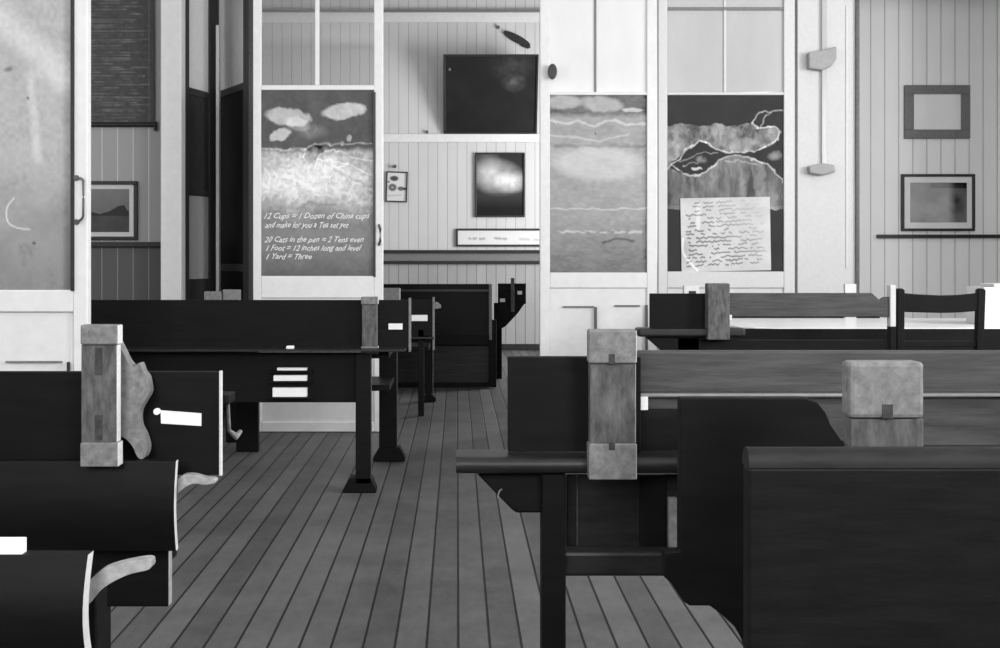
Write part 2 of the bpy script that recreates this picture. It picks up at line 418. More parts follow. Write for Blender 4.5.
def paint_coast(X, Y):
    X0_, Y0_ = X, Y; wa = vnoise((X-260)/120, (Y-90)/190, 22, 34, 101, 2); wb = vnoise((X-260)/120, (Y-90)/190, 22, 34, 102, 2)
    X = X+(wa-.5)*5; Y = Y+(wb-.5)*4
    U = (X-260)/115; V = (Y-90)/187
    n = vnoise(U, V, 8, 12, 7, 5); f = vnoise(U, V, 40, 60, 8, 2)
    g = .085+.06*(n-.3)+.05*np.clip((Y-215)/20, 0, 1)*(1-np.clip((Y-250)/25, 0, 1))
    body = np.clip((Y-147)/6, 0, 1)*(1-np.clip((Y-(196+4*np.sin(X/9)))/26, 0, 1))
    g += body*(.17+.16*n)*(.5+f)
    g += .13*np.clip((Y-147)/10, 0, 1)*(1-np.clip((Y-205)/90, 0, 1))
    g += .38*ell(X, Y, 288, 117, 23, 9, .12, .12)*(.8+.4*n)+.30*ell(X, Y, 298, 124, 12, 7, .2, .2)*.6
    g += .42*ell(X, Y, 344, 111, 21, 8, -.12, .12)*(.8+.4*n)
    g += .42*ell(X, Y, 280, 135, 11, 5.5, -.35, .12)
    g += .2*ell(X, Y, 313, 132, 12, 6, 0, .5)*n+.3*ell(X, Y, 350, 138, 2.5, 2.5)
    g += .26*ell(X, Y, 305, 180, 52, 21, 0, .35)*(.5+n)
    g -= .16*line(X, Y, [(308, 150), (304, 160), (318, 160), (320, 148)], 4)
    for p in ([(262, 149), (304, 149)], [(304, 160), (310, 146), (372, 143)], [(316, 166), (322, 153), (335, 150), (350, 156), (372, 161)],
              [(318, 160), (345, 163), (372, 176)], [(333, 166), (352, 168)]):
        g += .30*line(X, Y, curve(p) if len(p) > 2 else p, 1.0)*(.35+.9*f)
    g -= .12*line(X, Y, curve([(335, 170), (356, 180), (374, 188)]), 1.6)
    g -= .10*line(X, Y, curve([(297, 208), (312, 203), (334, 205)]), 2)
    g -= .05*np.clip((X-360)/14, 0, 1)*0
    return g*(.86+.28*f)
def paint_pale(X, Y):
    X0_, Y0_ = X, Y; wa = vnoise((X-550)/120, (Y-90)/190, 22, 34, 101, 2); wb = vnoise((X-550)/120, (Y-90)/190, 22, 34, 102, 2)
    X = X+(wa-.5)*5; Y = Y+(wb-.5)*3
    U = (X-550)/97; V = (Y-95)/177
    n = vnoise(U, V, 5, 16, 17, 5); f = vnoise(U, V, 20, 80, 18, 2)
    g = .36+.10*(n-.5)+.10*(f-.5)
    g -= .22*(1-np.clip((Y-112)/6, 0, 1)); g -= .18*np.clip((Y-208)/64, 0, 1)
    g += .28*ell(X, Y, 564, 102, 17, 7, 0, .2)+.28*ell(X, Y, 602, 104, 20, 8, .1, .2)+.35*ell(X, Y, 633, 110, 11, 2.5, 0, .2)
    g += .18*ell(X, Y, 598, 163, 44, 17, .05, .2)
    g += .2*line(X, Y, curve([(550, 120), (565, 124), (580, 121), (595, 126), (612, 120), (628, 125), (645, 123)]), 1.5)
    g += .14*line(X, Y, curve([(550, 136), (575, 137), (600, 141), (628, 134)]), 1.4)
    g -= .10*line(X, Y, [(554, 146), (645, 146)], 2)
    g += .2*line(X, Y, [(550, 209), (645, 209)], .8)+.22*line(X, Y, [(556, 232), (643, 232)], 1.4)*(f > .45)
    g -= .14*line(X, Y, curve([(602, 243), (615, 239), (632, 241)]), 1.5)
    g -= .12*np.clip((X-642)/5, 0, 1)
    g -= .18*ell(X, Y, 595, 134, 1.3, 1.3)
    return g
def paint_map(X, Y):
    X0_, Y0_ = X, Y; wa = vnoise((X-667)/120, (Y-90)/190, 22, 34, 101, 2); wb = vnoise((X-667)/120, (Y-90)/190, 22, 34, 102, 2)
    X = X+(wa-.5)*5; Y = Y+(wb-.5)*4
    U = (X-667)/117; V = (Y-95)/177
    n = vnoise(U, V, 9, 14, 27, 5); f = vnoise(U, V, 34, 30, 28, 3)
    g = .032+.015*(n-.5)
    up = ((Y > 125+1.2*np.sin(X/5)) & (Y < np.interp(X, [667, 684, 692, 700, 712, 722, 745, 762, 772, 778], [168, 150, 146, 141, 146, 152, 151, 149, 143, 138]))
          & (X < np.interp(Y, [120, 126, 134, 142, 148], [762, 774, 779, 774, 764])))
    g = g+up*(.03+.20*np.clip(f*1.5-.35, 0, 1)+.22*np.clip(n*2-.7, 0, 1))
    lowb = np.interp(X, [667, 676, 688, 700, 712, 722, 735, 750, 765, 775, 784], [168, 172, 176, 174, 166, 159, 156, 158, 163, 172, 184])
    low = (Y > lowb) & (Y < 210)
    st = vnoise(U, V, 14, 3, 29, 4)
    g = g+low*(.03+.22*np.clip(st*2-.65, 0, 1)*(.5+f))
    for p, wd, k_ in (([(667, 168), (679, 160), (684, 150), (692, 145), (700, 141), (708, 144), (720, 151), (732, 152), (745, 152), (762, 149), (774, 141), (779, 133), (775, 127), (765, 127), (757, 128)], 1.3, .5),
              ([(752, 123), (757, 116), (765, 112), (775, 111), (784, 111)], 1.0, .42), ([(760, 126), (765, 118), (770, 112)], .8, .35), ([(757, 128), (752, 123)], 1.3, .4),
              ([(672, 165), (680, 171), (690, 176), (702, 174), (713, 166), (722, 159), (736, 156), (752, 159), (768, 165), (777, 174), (782, 182)], 1.2, .42),
              ([(680, 162), (690, 157), (702, 152), (716, 153)], .8, .25), ([(684, 166), (690, 162), (698, 163)], 1.0, .25), ([(726, 162), (742, 161), (756, 164)], 1.2, .2)):
        g += k_*line(X, Y, curve(p), wd*.85)*(.25+1.1*f)
    g += .45*ell(X, Y, 701, 159, 4.5, 3, 0, .5)*f+.5*ell(X, Y, 696, 169, 4, 1.6)+.22*ell(X, Y, 775, 156, 4.5, 3.5, 0, .6)
    g += .06*((Y > 206) & (Y < 210))+0
    return g
def paint_lowboard(X, Y): return paint_map(X, Y)
def paint_dark(X, Y):
    n = vnoise((X-440)/100, (Y-50)/90, 6, 5, 31, 4); f = vnoise((X-440)/100, (Y-50)/90, 22, 20, 32, 3)
    g = .012+.012*n
    g += .06*ell(X, Y, 513, 82, 8, 6, 0, .7)*f*2+.03*ell(X, Y, 512, 66, 14, 10, 0, .8)*f*2
    g += .2*ell(X, Y, 450, 69, 1.2, 1.2)
    return g

# door 1: big near-left door, runs out of the picture
D1 = 4.2
d1 = door(1, None, D1, -72, 87.5, (-56, -60, 73, 290), (0, -68), (312,), M['whiteglass'], [8], topz=2.9)
bb = sheet('blackboard', (-56, -60, 73, 290), D1+.012, .02, paint_big, d1, 140, 260)
MB().pbox(70.5, -60, 74.2, 291, D1-.004, .03).build('board_edge_strip', M['darktrim'], d1, bevel=0)
mb = MB(); c = curve([(76, 178), (82, 180), (84, 188), (84, 210), (82, 218), (75, 222)])
mb.tube([(px(a, D1-.03-.0), D1-.004-.035*math.sin(math.pi*i/(len(c)-1)), pz(b, D1)) for i, (a, b) in enumerate(c)], .0045)
for yy in (178, 222): mb.tube([(px(77, D1), D1-.008, pz(yy, D1)), (px(77, D1), D1+.002, pz(yy, D1))], .011)
mb.build('handle', M['metal'], d1, bevel=0, smooth=True)
mb = MB(); mb.pbox(66.5, 362, 69.5, 400, D1-.006, .01)
mb.build('panel_moulding', M['slot'], d1, bevel=.002)
MB().pbox(5, 361, 62, 363, D1-.004, .008).build('panel_bead', M['greyframe'], d1, bevel=.002)

# door 2
D2 = 6.9
d2 = door(2, None, D2, 253, 383, (261, 90, 374, 276), (0, 85), (298,), M['glass'], [317], topz=3.1)
bb2 = sheet('blackboard', (261, 90, 374, 276), D2+.012, .02, paint_coast, d2, 200, 320)
MB().pbox(373.3, 92, 375.6, 277, D2-.004, .03).build('board_edge_strip', M['darktrim'], d2, bevel=0)
writing([('12 Cups = 1 Dozen of China cups', 264, 218.5, 8.2, 106), ('and make for you a Tea set yet', 265, 227.5, 8.2, 84),
         ('20 Cats in the pen = 2 Tens even', 264, 242, 8.0, 100), ('1 Foot = 12 inches long and level', 266, 250.5, 8.0, 96),
         ('1 Yard = Three', 266, 259, 8.0, 46)], D2+.0105, bb2)
mb = MB(); mb.tube([(px(379, D2), D2-.001, pz(225, D2)), (px(380.5, D2), D2-.03, pz(229, D2)), (px(380.5, D2), D2-.03, pz(241, D2)), (px(379, D2), D2-.001, pz(245, D2))], .008)
mb.build('handle', M['metal'], d2, bevel=0, smooth=True)

# doors 3 and 4
D3 = 7.3
d3 = door(3, None, D3, 540, 657, (550, 95, 647, 272.5), (0, 92), (288,), M['whiteglass'], [595.5], topz=3.1, mw=1, mm=M['greyframe'])
bb3 = sheet('blackboard', (550, 95, 647, 272.5), D3+.012, .02, paint_pale, d3, 160, 260)
mb = MB(); mb.pbox(563, 306, 594, 307.5, D3-.002, .012); mb.pbox(615, 305, 640, 306.5, D3-.002, .012)
mb.build('panel_bead', M['greyframe'], d3, bevel=.001)
mb = MB(); mb.pbox(594.5, 307, 597, 400, D3-.004, .012); mb.pbox(645.5, 305, 648, 400, D3-.004, .012)
mb.build('panel_moulding', M['metal'], d3, bevel=.001)
mb = MB(); mb.tube([(px(552, D3), D3+.005, pz(73, D3)), (px(552, D3), D3-.03, pz(73, D3))], [.014, .014], n=14)
mb.prism([(px(552, D3)+.03*math.cos(a*math.pi/8), pz(72.5, D3)+.052*math.sin(a*math.pi/8)) for a in range(16)], D3-.05, D3-.025)
mb.build('door_knob', M['darktrim'], d3, bevel=.006)
d4 = door(4, None, D3, 658.5, 795, (667.5, 95, 784, 271.5), (0, 92), (288,), M['greyglass'], [725], paint=M['trim'], topz=3.1, mw=1.2)
bb4 = sheet('blackboard', (667.5, 95, 784, 271.5), D3+.012, .02, paint_map, d4, 260, 360)
MB().pbox(668, 7, 784, 10, D3+.004, .02).build('glazing_bar', M['greyframe'], d4, bevel=0)

def paint_poster(X, Y):
    U = (X-682)/89; V = (Y-198)/73
    f = vnoise(U, V, 5, 5, 41, 4); g = .60+.22*(f-.5)
    rng = np.random.RandomState(5)
    for i in range(17):
        y = 203+i*3.9; pts = []; x = 686+rng.rand()*3; dens = .10 if i < 8 else .3
        while x < 767-rng.rand()*6:
            pts.append((x, y-.03*(x-686)+rng.uniform(-1, 1))); x += 1.2+rng.rand()*1.4
        wgt = np.clip(1.15-U*1.0+V*.75-.25, .10, 1)
        g -= .42*wgt*line(X, Y, pts, .85)*(vnoise(U, V, 16, 3, 50+i, 2) > .42)
    g -= .3*np.clip(.22-np.hypot((U-.0)*1.5, V-.72), 0, 1)*2
    g += .3*line(X, Y, curve([(683, 238), (683, 252), (690, 262), (697, 270)]), 1.2)
    g += .15*line(X, Y, curve([(699, 205), (698, 228)]), 2.5)
    return g
po = sheet('handwritten_poster', (681, 197.5, 770.5, 271), D3+.003, .002, paint_poster, None, 240, 200, M['pigpaper'], rot=-.018)
tag(po, 'large pale sheet covered with handwriting, pinned low on the map blackboard', 'poster')

# door 5: plain white leaf beside door 4
mb = MB(); root = sempty('door_5', (px(827, D3), D3+.02, 0))
yt = CY-(3.1-H)/D3*F; yf = CY+H/D3*F-.5
mb.pbox(797.5, yt, 856, yf, D3+.01, .04).build('leaf', M['ceiling'], root)
MB().pbox(846, 5, 848, 268, D3+.004, .008).build('panel_bead', M['trim'], root, bevel=.001)
MB().pbox(795, yt, 797, yf, D3+.01, .03).build('joint', M['metal'], root, bevel=0)
struct(MB().pbox(856.2, yt, 859.6, yf, D3-.01, .07).build('trim_9', M['metal'], bevel=.002))
# rod with two grey fittings
fx = thing('rod_bracket', 'tall slim grey rod with two blurred grey fittings on the white door leaf', 'rod', (px(822, D3), D3, pz(176, D3)))
MB().pbox(822, -10, 827, 166, D3-.012, .024).build('rod', M['greyglass'], fx)
MB().pprism([(809, 52), (822, 50), (837, 46), (837, 58), (832, 66), (822, 70), (809, 68)], D3-.05, .06).build('upper_fitting', mat('soft_grey_metal', .33, .6, .1), fx, bevel=.01)
MB().pprism([(809, 166), (822, 163), (835, 165), (836, 172), (822, 175), (810, 173)], D3-.05, .06).build('lower_fitting', bpy.data.materials['soft_grey_metal'], fx, bevel=.01)

# header above the partition
struct(MB().quadbox(XL, XR, D3, D3+.1, 3.12, ZC).build('wall_partition', M['trim'], origin=(0, 0, 0), bevel=0))
# white post left of the dark leaves
yf7 = CY+H/7.2*F-.5
struct(MB().pbox(160.5, -90, 181, yf7, 7.2, .12).build('trim_10', M['paint'], bevel=.006))

# folded leaves seen obliquely, their shade put into dark colours (each leaf stands angled to the camera)
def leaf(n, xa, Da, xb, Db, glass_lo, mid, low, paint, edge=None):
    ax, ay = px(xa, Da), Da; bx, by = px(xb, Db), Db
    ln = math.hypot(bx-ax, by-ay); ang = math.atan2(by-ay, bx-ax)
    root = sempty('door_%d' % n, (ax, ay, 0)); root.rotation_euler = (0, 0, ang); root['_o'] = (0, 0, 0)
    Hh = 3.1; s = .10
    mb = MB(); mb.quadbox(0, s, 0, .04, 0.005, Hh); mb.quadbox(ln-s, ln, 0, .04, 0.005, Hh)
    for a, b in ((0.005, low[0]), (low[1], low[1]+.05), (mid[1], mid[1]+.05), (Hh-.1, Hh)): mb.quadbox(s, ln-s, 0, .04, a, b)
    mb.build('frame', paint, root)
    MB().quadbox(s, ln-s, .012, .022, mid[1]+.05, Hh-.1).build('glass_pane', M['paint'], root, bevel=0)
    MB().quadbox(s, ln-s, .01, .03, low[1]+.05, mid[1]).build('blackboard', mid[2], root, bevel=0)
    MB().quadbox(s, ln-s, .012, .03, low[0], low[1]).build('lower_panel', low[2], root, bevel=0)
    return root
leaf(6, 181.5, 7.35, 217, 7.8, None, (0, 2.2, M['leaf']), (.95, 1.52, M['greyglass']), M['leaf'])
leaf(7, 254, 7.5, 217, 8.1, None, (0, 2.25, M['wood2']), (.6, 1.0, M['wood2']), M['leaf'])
struct(MB().pbox(215.8, 25, 219, CY+H/7.7*F-1, 7.7, .05).build('trim_11', M['paint'], bevel=.002))
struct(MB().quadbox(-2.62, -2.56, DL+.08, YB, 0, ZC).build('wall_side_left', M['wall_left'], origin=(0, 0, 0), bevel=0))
xs_ = px(850, DR); mb = MB()
mb.quadbox(xs_, xs_+.06, DR, 10.0, 0, ZC); mb.quadbox(xs_, xs_+.06, 11.8, YB, 0, ZC); mb.quadbox(xs_, xs_+.06, 10.0, 11.8, 0, 1.0); mb.quadbox(xs_, xs_+.06, 10.0, 11.8, 2.8, ZC)
struct(mb.build('wall_side_right', M['trim'], origin=(0, 0, 0), bevel=0))
struct(MB().quadbox(XR-.6, XR, 6.5, 6.8, 0, ZC).build('trim_12', M['paint'], bevel=.01))  # pilaster out of view, added to shade the right wall's corner

# ------------------------------------------------------------------ things on the walls
def bordered(name, label, cat, rect, D, bw, fm, func, mount=None, rot=0.0, t=.03, nx=90, ny=90, inner=0, bm=None):
    x0, y0, x1, y1 = rect
    root = thing(name, label, cat, (px((x0+x1)/2, D), D, pz(y1, D)))
    mb = MB()
    mb.pbox(x0, y0, x1, y0+bw, D-t, t); mb.pbox(x0, y1-bw, x1, y1, D-t, t)
    mb.pbox(x0, y0+bw, x0+bw, y1-bw, D-t, t); mb.pbox(x1-bw, y0+bw, x1, y1-bw, D-t, t)
    mb.build('frame', fm, root, bevel=.004)
    if mount:
        MB().pbox(x0+bw, y0+bw, x1-bw, y1-bw, D-.012, .01).build('mount', M['matboard'], root, bevel=0)
    e = bw+mount if mount else bw
    sheet('picture', (x0+e, y0+e, x1-e, y1-e), D-.016, .004, func, root, nx, ny, M['pigpaper'])
    if rot: root.rotation_euler = (0, rot, 0)
    return root
bordered('wall_blackboard', 'black framed chalkboard high on the back wall, leaning out at the top', 'blackboard', (443.5, 54, 537, 133), YB, 2, M['darktrim'], paint_dark).rotation_euler = (.34, 0, 0)
def pic_gleam(X, Y):  # gleam on the glazing painted into the picture's own colours
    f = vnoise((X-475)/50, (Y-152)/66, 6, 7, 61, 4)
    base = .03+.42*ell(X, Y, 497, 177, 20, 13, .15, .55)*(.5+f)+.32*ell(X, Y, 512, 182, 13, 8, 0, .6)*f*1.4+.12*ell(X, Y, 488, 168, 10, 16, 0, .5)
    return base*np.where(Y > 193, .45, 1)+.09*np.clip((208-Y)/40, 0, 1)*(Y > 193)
bordered('picture_frame', 'dark upright picture with a painted-in bright gleam, on the back wall under the chalkboard', 'picture', (475, 152.5, 525, 217), YB, 1.6, M['frame'], pic_gleam, nx=80, ny=100)
def pic_banner(X, Y):
    f = vnoise((X-457)/90, (Y-229)/20, 30, 4, 71, 3); g = .72+0*X
    g -= .35*line(X, Y, [(466, 238), (480, 239), (492, 238), (506, 239)], 1.3)*(f > .5)+.2*line(X, Y, [(520, 239), (540, 240)], 1.3)*(f > .5)
    return g
bordered('motto_panel', 'long low white panel with faint lettering in a black border above the dado rail', 'sign', (456, 228.5, 545, 246.5), YB, 2, M['frame'], pic_banner, nx=120, ny=24)
def pic_cal(X, Y):
    g = .70+0*X
    g -= .62*ell(X, Y, 393.5, 178.5, 4.2, 2.6)+.58*ell(X, Y, 392, 187.5, 4, 3.6)-.25*ell(X, Y, 392, 187.5, 1.5, 1.2)
    g -= .55*ell(X, Y, 400.5, 188.5, 3.3, 2.2)+.5*ell(X, Y, 405, 188.5, 2, 1.5)+.5*ell(X, Y, 388, 182, 1.4, 1)
    g -= .15*line(X, Y, [(388, 196), (401, 195)], 1)
    return g
cal = bordered('flower_card', 'small white card with dark printed blooms, hung crooked by the partition door', 'card', (385.5, 171.5, 407, 202), YB, 1.2, M['frame'], pic_cal, rot=.03, nx=60, ny=80)
o = MB().tube([(px(395, YB), YB+.0, pz(166.5, YB)), (px(395, YB), YB-.04, pz(166.5, YB))], .02, n=12).build('nail', M['metal'], bevel=0)
tag(o, 'round dark nail head just above the small flower card', 'nail')
# dark oval hung above the chalkboard
pts = [(517+13.5*math.cos(a)*1.0+1.5*math.sin(a), 38.5+5.0*math.sin(a)+6.0*math.cos(a)) for a in [k*math.pi/12 for k in range(24)]]
ov = thing('oval_plaque', 'black oval plaque hung askew above the chalkboard on the back wall', 'plaque', (px(517, YB), YB, pz(46, YB)))
MB().pprism(pts, YB-.035, .035).build('plaque', M['darktrim'], ov, bevel=.01)
MB().pprism([(524, 42), (531, 47), (528, 48.5), (521, 46)], YB-.03, .03).build('handle', M['darktrim'], ov, bevel=.004)
o = MB().tube([(px(498, YB), YB, pz(27.5, YB)), (px(498, YB), YB-.03, pz(27.5, YB))], .02, n=12).build('nail', M['metal'], bevel=0)
tag(o, 'dark nail head up and left of the oval plaque', 'nail')
o = MB().tube([(px(427, YB), YB, pz(132, YB)), (px(427, YB), YB-.03, pz(132, YB))], .018, n=12).build('nail', M['metal'], bevel=0)
tag(o, 'small dark nail head left of the lower corner of the back wall chalkboard', 'nail')

# left recess: hanging chart and landscape
def paint_chart(X, Y):
    U = (X-60)/95; V = (Y+60)/185
    n = vnoise(U, V, 10, 60, 81, 4); f = vnoise(U, V, 40, 70, 82, 2); g = .12+.05*(f-.5)
    rng = np.random.RandomState(9)
    for i in range(60):
        y = -57+i*3.0+rng.rand(); g += .17*line(X, Y, [(64+rng.rand()*6, y+rng.rand()), (150-rng.rand()*25, y+rng.uniform(-1, 1))], .8)*np.clip(n*2.2-.75, 0, 1)
    g += .05*((X > 148) & (X < 150))
    return g
ch = thing('wall_chart', 'dark hanging chart with pale ruled lines of lettering and a rod along its foot', 'chart', (px(108, DL), DL, pz(127, DL)))
sheet('chart_sheet', (60, -60, 154, 123), DL-.02, .006, paint_chart, ch, 120, 300, M['pigpaper'])
mb = MB(); mb.tube([(px(58, DL), DL-.022, pz(125, DL)), (px(157, DL), DL-.022, pz(125, DL))], .018)
mb.tube([(px(156, DL), DL-.022, pz(122, DL)), (px(156, DL), DL-.022, pz(131, DL))], .012); mb.build('rod', M['darktrim'], ch, bevel=0, smooth=True)
def pic_land(X, Y):
    f = vnoise((X-80)/60, (Y-180)/60, 8, 8, 91, 4); g = .30-.06*np.clip((Y-190)/20, 0, 1)+.06*(f-.5)
    ridge = np.interp(X, [60, 92, 100, 110, 118, 124, 127, 133], [216, 212, 214, 211, 206, 205, 210, 214])
    g = np.where(Y > ridge, .05+.03*f, g); g = np.where(Y > 216, .11+.06*(f-.5), g)
    return g
bordered('picture_frame', 'black framed landscape of hills on the shaded recess wall below the chart', 'picture', (56, 181, 137, 240), DL, 3.5, M['frame'], pic_land, mount=4.5)
# right wall pictures
def pic_white(X, Y): return .88+.03*(vnoise((X-900)/80, (Y-80)/60, 4, 4, 95, 3)-.5)
bordered('picture_frame', 'wide grey framed picture showing an almost blank white sheet on the right wall', 'picture', (905, 85, 970.5, 138.5), DR, 9, M['greyframe'], pic_white)
def pic_sea(X, Y):
    f = vnoise((X-900)/80, (Y-170)/60, 7, 6, 97, 4); g = .38+.2*(f-.5)
    g -= .26*np.clip((X-948)/8, 0, 1); g -= .1*((Y < 188) & (X > 930)); g += .1*ell(X, Y, 930, 208, 16, 10, 0, .6)
    return g
bordered('picture_frame', 'thin dark framed pale landscape with a darker right side, just above the right dado rail', 'picture', (902, 174, 975.5, 231), DR, 2.6, M['frame'], pic_sea, mount=6)

# ------------------------------------------------------------------ school benches
WD = [M['wood'], M['end']]
def post(root, x0, y0, x1, y1, D, t=.05, cap=.17, slots=True, capb=None, bottomcap=True):
    """upright bare-wood block joining the boards, with a pale cap at each end"""
    h = y1-y0; c0 = y0+h*cap; c1 = y1-h*(capb or cap)
    mb = MB().pbox(x0+1, c0, x1-1, c1 if bottomcap else y1, D+.006, t-.006, 0, right=1)
    p = mb.build('post', [M['post'], M['cap'] if D > 3 else M['end']], root, bevel=.002)  # right side paler than the front: light from the right painted in
    MB().pbox(x0, y0, x1, c0, D, t, 0, right=1).build('post_cap', [M['cap'], M['end']], root, bevel=(.003 if D > 1.5 else .005))
    if bottomcap: MB().pbox(x0, c1, x1, y1, D, t, 0, right=1).build('post_cap', [M['cap'], M['end']], root, bevel=.002)
    return p, c0, c1
def curved(x0, x1, y0, y1, D, bow=.03, t=.022, n=28):
    """curved back board profile (y,z) hollow towards the camera"""
    z0, z1 = pz(y1, D), pz(y0, D); A = []; B = []
    for i in range(n+1):
        a = i/n; z = z0+(z1-z0)*a; y = D+bow*math.sin(math.pi*a)
        A.append((y, z)); B.append((y+t, z))
    return MB().xprof(A+B[::-1], px(x0, D), px(x1, D), 0, right=1)
def legs(root, xs, D0, depth, top, m='wood', w_=.05):
    for x in xs:
        for yy in (D0, D0+depth):
            MB().quadbox(x-w_/2, x+w_/2, yy, yy+.05, 0, top).build('leg', M[m], root)

# --- nearest left bench
D = 1.39
b = thing('school_bench', 'nearest left bench, with a curved black back and pale arm at the bottom left corner', 'bench', (-.9, D+.2, 0), 'dark school benches')
curved(-560, 88, 555, 668, D, bow=-.02).build('backrest', WD, b, bevel=0, smooth=True)
mb = MB().pprism(curve([(87, 584), (93, 577), (104, 569), (124, 563), (147, 559.5), (151, 564), (148, 570), (128, 575), (108, 585), (95, 596), (87, 606)], 5), D+.03, .022)
mb.build('arm', M['arm'], b, bevel=.004)
MB().pbox(-560, 668, 80, 760, D+.06, .03).build('apron', M['wood'], b)
MB().quadbox(px(-560, D), px(75, D), D+.1, D+.40, .40, .43).build('seat', M['wood2'], b)
MB().quadbox(px(86, 1.44), px(97, 1.44), 1.44, 1.485, 0, pz(590, 1.44)).build('leg', M['wood2'], b)
MB().quadbox(px(86, 1.44), px(97, 1.44), 1.73, 1.775, 0, .42).build('leg', M['wood2'], b)
MB().quadbox(px(-556, 1.44), px(-520, 1.44), 1.44, 1.485, 0, pz(590, 1.44)).build('leg', M['wood2'], b)
MB().quadbox(px(-556, 1.44), px(-520, 1.44), 1.73, 1.775, 0, .42).build('leg', M['wood2'], b)
o = MB().pbox(-40, 540, 22, 555.2, D+.003, .016).build('folded_paper', M['paper'], bevel=.001)
tag(o, 'white folded paper on the top edge of the nearest left bench', 'paper')

# --- left bench with post and scrolled bracket
D = 2.04
b = thing('school_bench', 'near left bench with pale upright post, scrolled bracket and white label on its back', 'bench', (-1.2, D+.2, 0), 'dark school benches')
MB().pbox(-600, 372, 219, 475, D, .02, 0).build('back_board', WD, b, bevel=.001)
MB().pbox(219, 371, 221.6, 476, D-.001, .010, 0, right=1).build('board_end', [M['end'], M['end']], b, bevel=.001)
p, c0, c1 = post(b, 80, 325, 118, 467, 1.955, t=.03, cap=.14, capb=.17)
for a0, a1 in ((348, 375), (415, 440)): MB().pbox(95, a0, 102, a1, 1.959, .006).build('mortise', M['plug'], b, bevel=0)
MB().pbox(84, 380, 112, 440, 1.986, .05).build('post_spacer', M['post'], b)
MB().pprism(curve([(118, 342), (123, 352), (128, 362), (134, 367), (139, 363), (143, 372), (147, 378), (149, 392), (144, 402), (139, 412), (139, 425), (144, 436), (147, 448), (144, 458), (138, 458), (132, 446), (124, 438), (118, 436)], 4), 2.0, .03).build('bracket', M['cap'], b, bevel=.006)
lab = MB(); D_ = 2.036
lab.pprism([(160.5, 410.5), (201, 413.5), (201, 426), (161, 423.5)], D_, .004).build('paper_label', M['paper'], b, bevel=0)
MB().tube([(px(157, D_), D_+.005, pz(411.5, D_)), (px(157, D_), D_-.004, pz(411.5, D_))], .0062, n=14).build('label_pin', M['paper'], b, bevel=.001)
curved(-600, 176, 461, 551, 1.985, bow=-.014, t=.016).build('backrest', WD, b, bevel=0, smooth=True)
mb = MB().pprism(curve([(177, 479), (184, 475), (194, 475), (205, 478), (214, 479), (215, 483), (205, 485), (194, 484), (186, 487), (177, 494)], 5), 2.0, .022)
mb.build('arm', M['arm'], b, bevel=.004)
MB().pbox(-600, 540, 169, 607, 2.05, .025, 0, right=1).build('apron', [M['wood'], M['arm']], b)
MB().quadbox(px(-600, 2.1), px(140, 2.1), 2.08, 2.38, .455, .48).build('seat', M['wood2'], b)
MB().tube([(px(228, 2.1), 2.1, pz(400, 2.1)), (px(229, 2.12), 2.12, pz(432, 2.1)), (px(236, 2.14), 2.14, pz(440, 2.1)), (px(241, 2.15), 2.15, pz(435, 2.1))], [.003, .004, .007, .004], n=10).build('hinge_hook', M['cap'], b, bevel=0, smooth=True)
MB().pbox(205, 395, 229, 405, 2.055, .06).build('hinge_plate', M['wood'], b)
for x in (-590, 40):
    MB().quadbox(px(x, 2.1), px(x+26, 2.1), 2.075, 2.12, 0, .9 if x < 0 else .6).build('leg', M['wood2'], b)
    MB().quadbox(px(x, 2.1), px(x+26, 2.1), 2.33, 2.375, 0, .455).build('leg', M['wood2'], b)
MB().quadbox(px(40, 2.1), px(66, 2.1), 2.06, 2.075, .5, .85).build('upright', M['wood2'], b)

# --- back left bench (in front of the chalk-drawing door)
D = 5.2
b = thing('school_bench', 'long bench in front of the coast-drawing door, white papers in its rack', 'bench', (-1.1, D+.3, 0), 'dark school benches')
MB().pbox(-90, 300, 410, 349, D, .02, 0, right=1).build('back_board', WD, b, bevel=.001)
MB().pbox(408.6, 298, 411, 352, D-.003, .026).build('board_end', M['cap'], b, bevel=.001)
post(b, 361, 297, 378, 354, 5.14, t=.055, cap=.13)
MB().pbox(388.5, 323.5, 402.5, 329.5, D-.004, .004).build('paper_label', M['paper'], b, bevel=0)
MB().pbox(-90, 349.5, 405, 352, 5.06, .14).build('ledge', M['ledge'], b, bevel=.003)
MB().pbox(-90, 352.5, 366, 402.5, 5.16, .025).build('rack_panel', M['wood'], b)
for (x0, y0, x1, y1) in ((277, 368, 306.5, 370.5), (273.5, 375.5, 306.5, 381), (272.5, 388, 306.5, 397)):
    o = MB().pbox(x0, y0, x1, y1, 5.125, .033).build('paper_stack', M['paper'], bevel=.001)
    k = {368: 'thin white paper slip topmost in the rack of the bench by the coast-drawing door', 375.5: 'white paper pad in the middle of the rack of the bench by the coast-drawing door', 388: 'thickest white paper stack, lowest in the rack of the bench by the coast-drawing door'}[y0]
    tag(o, k, 'paper', 'white papers in the bench rack')
mb = MB()
for yy in (371, 381.5, 397.5): mb.pbox(268, yy, 312, yy+1.6, 5.12, .04)
mb.build('rack_shelf', M['wood'], b, bevel=0)
o = MB().pbox(286, 346, 293.5, 349.2, 5.07, .03).build('chalk_lump', M['paper'], bevel=.004)
tag(o, 'small white lump of chalk on the ledge of the long back bench', 'chalk')
def foot(root, x0, x1, y0, y1, D_, t=.09, m='wood'):
    MB().pprism([(x0, y1), (x0, y1-3), (x0+6, y0), (x1-5, y0), (x1, y1-3), (x1, y1)], D_, t).build('foot', M[m], root)
MB().pbox(355.5, 354, 371, 484, 5.12, .05, 0, right=1).build('leg', [M['wood'], M['greywood']], b); foot(b, 343, 376, 478, 493, 5.12)  # right faces of both aisle legs painted paler, as lit from the right
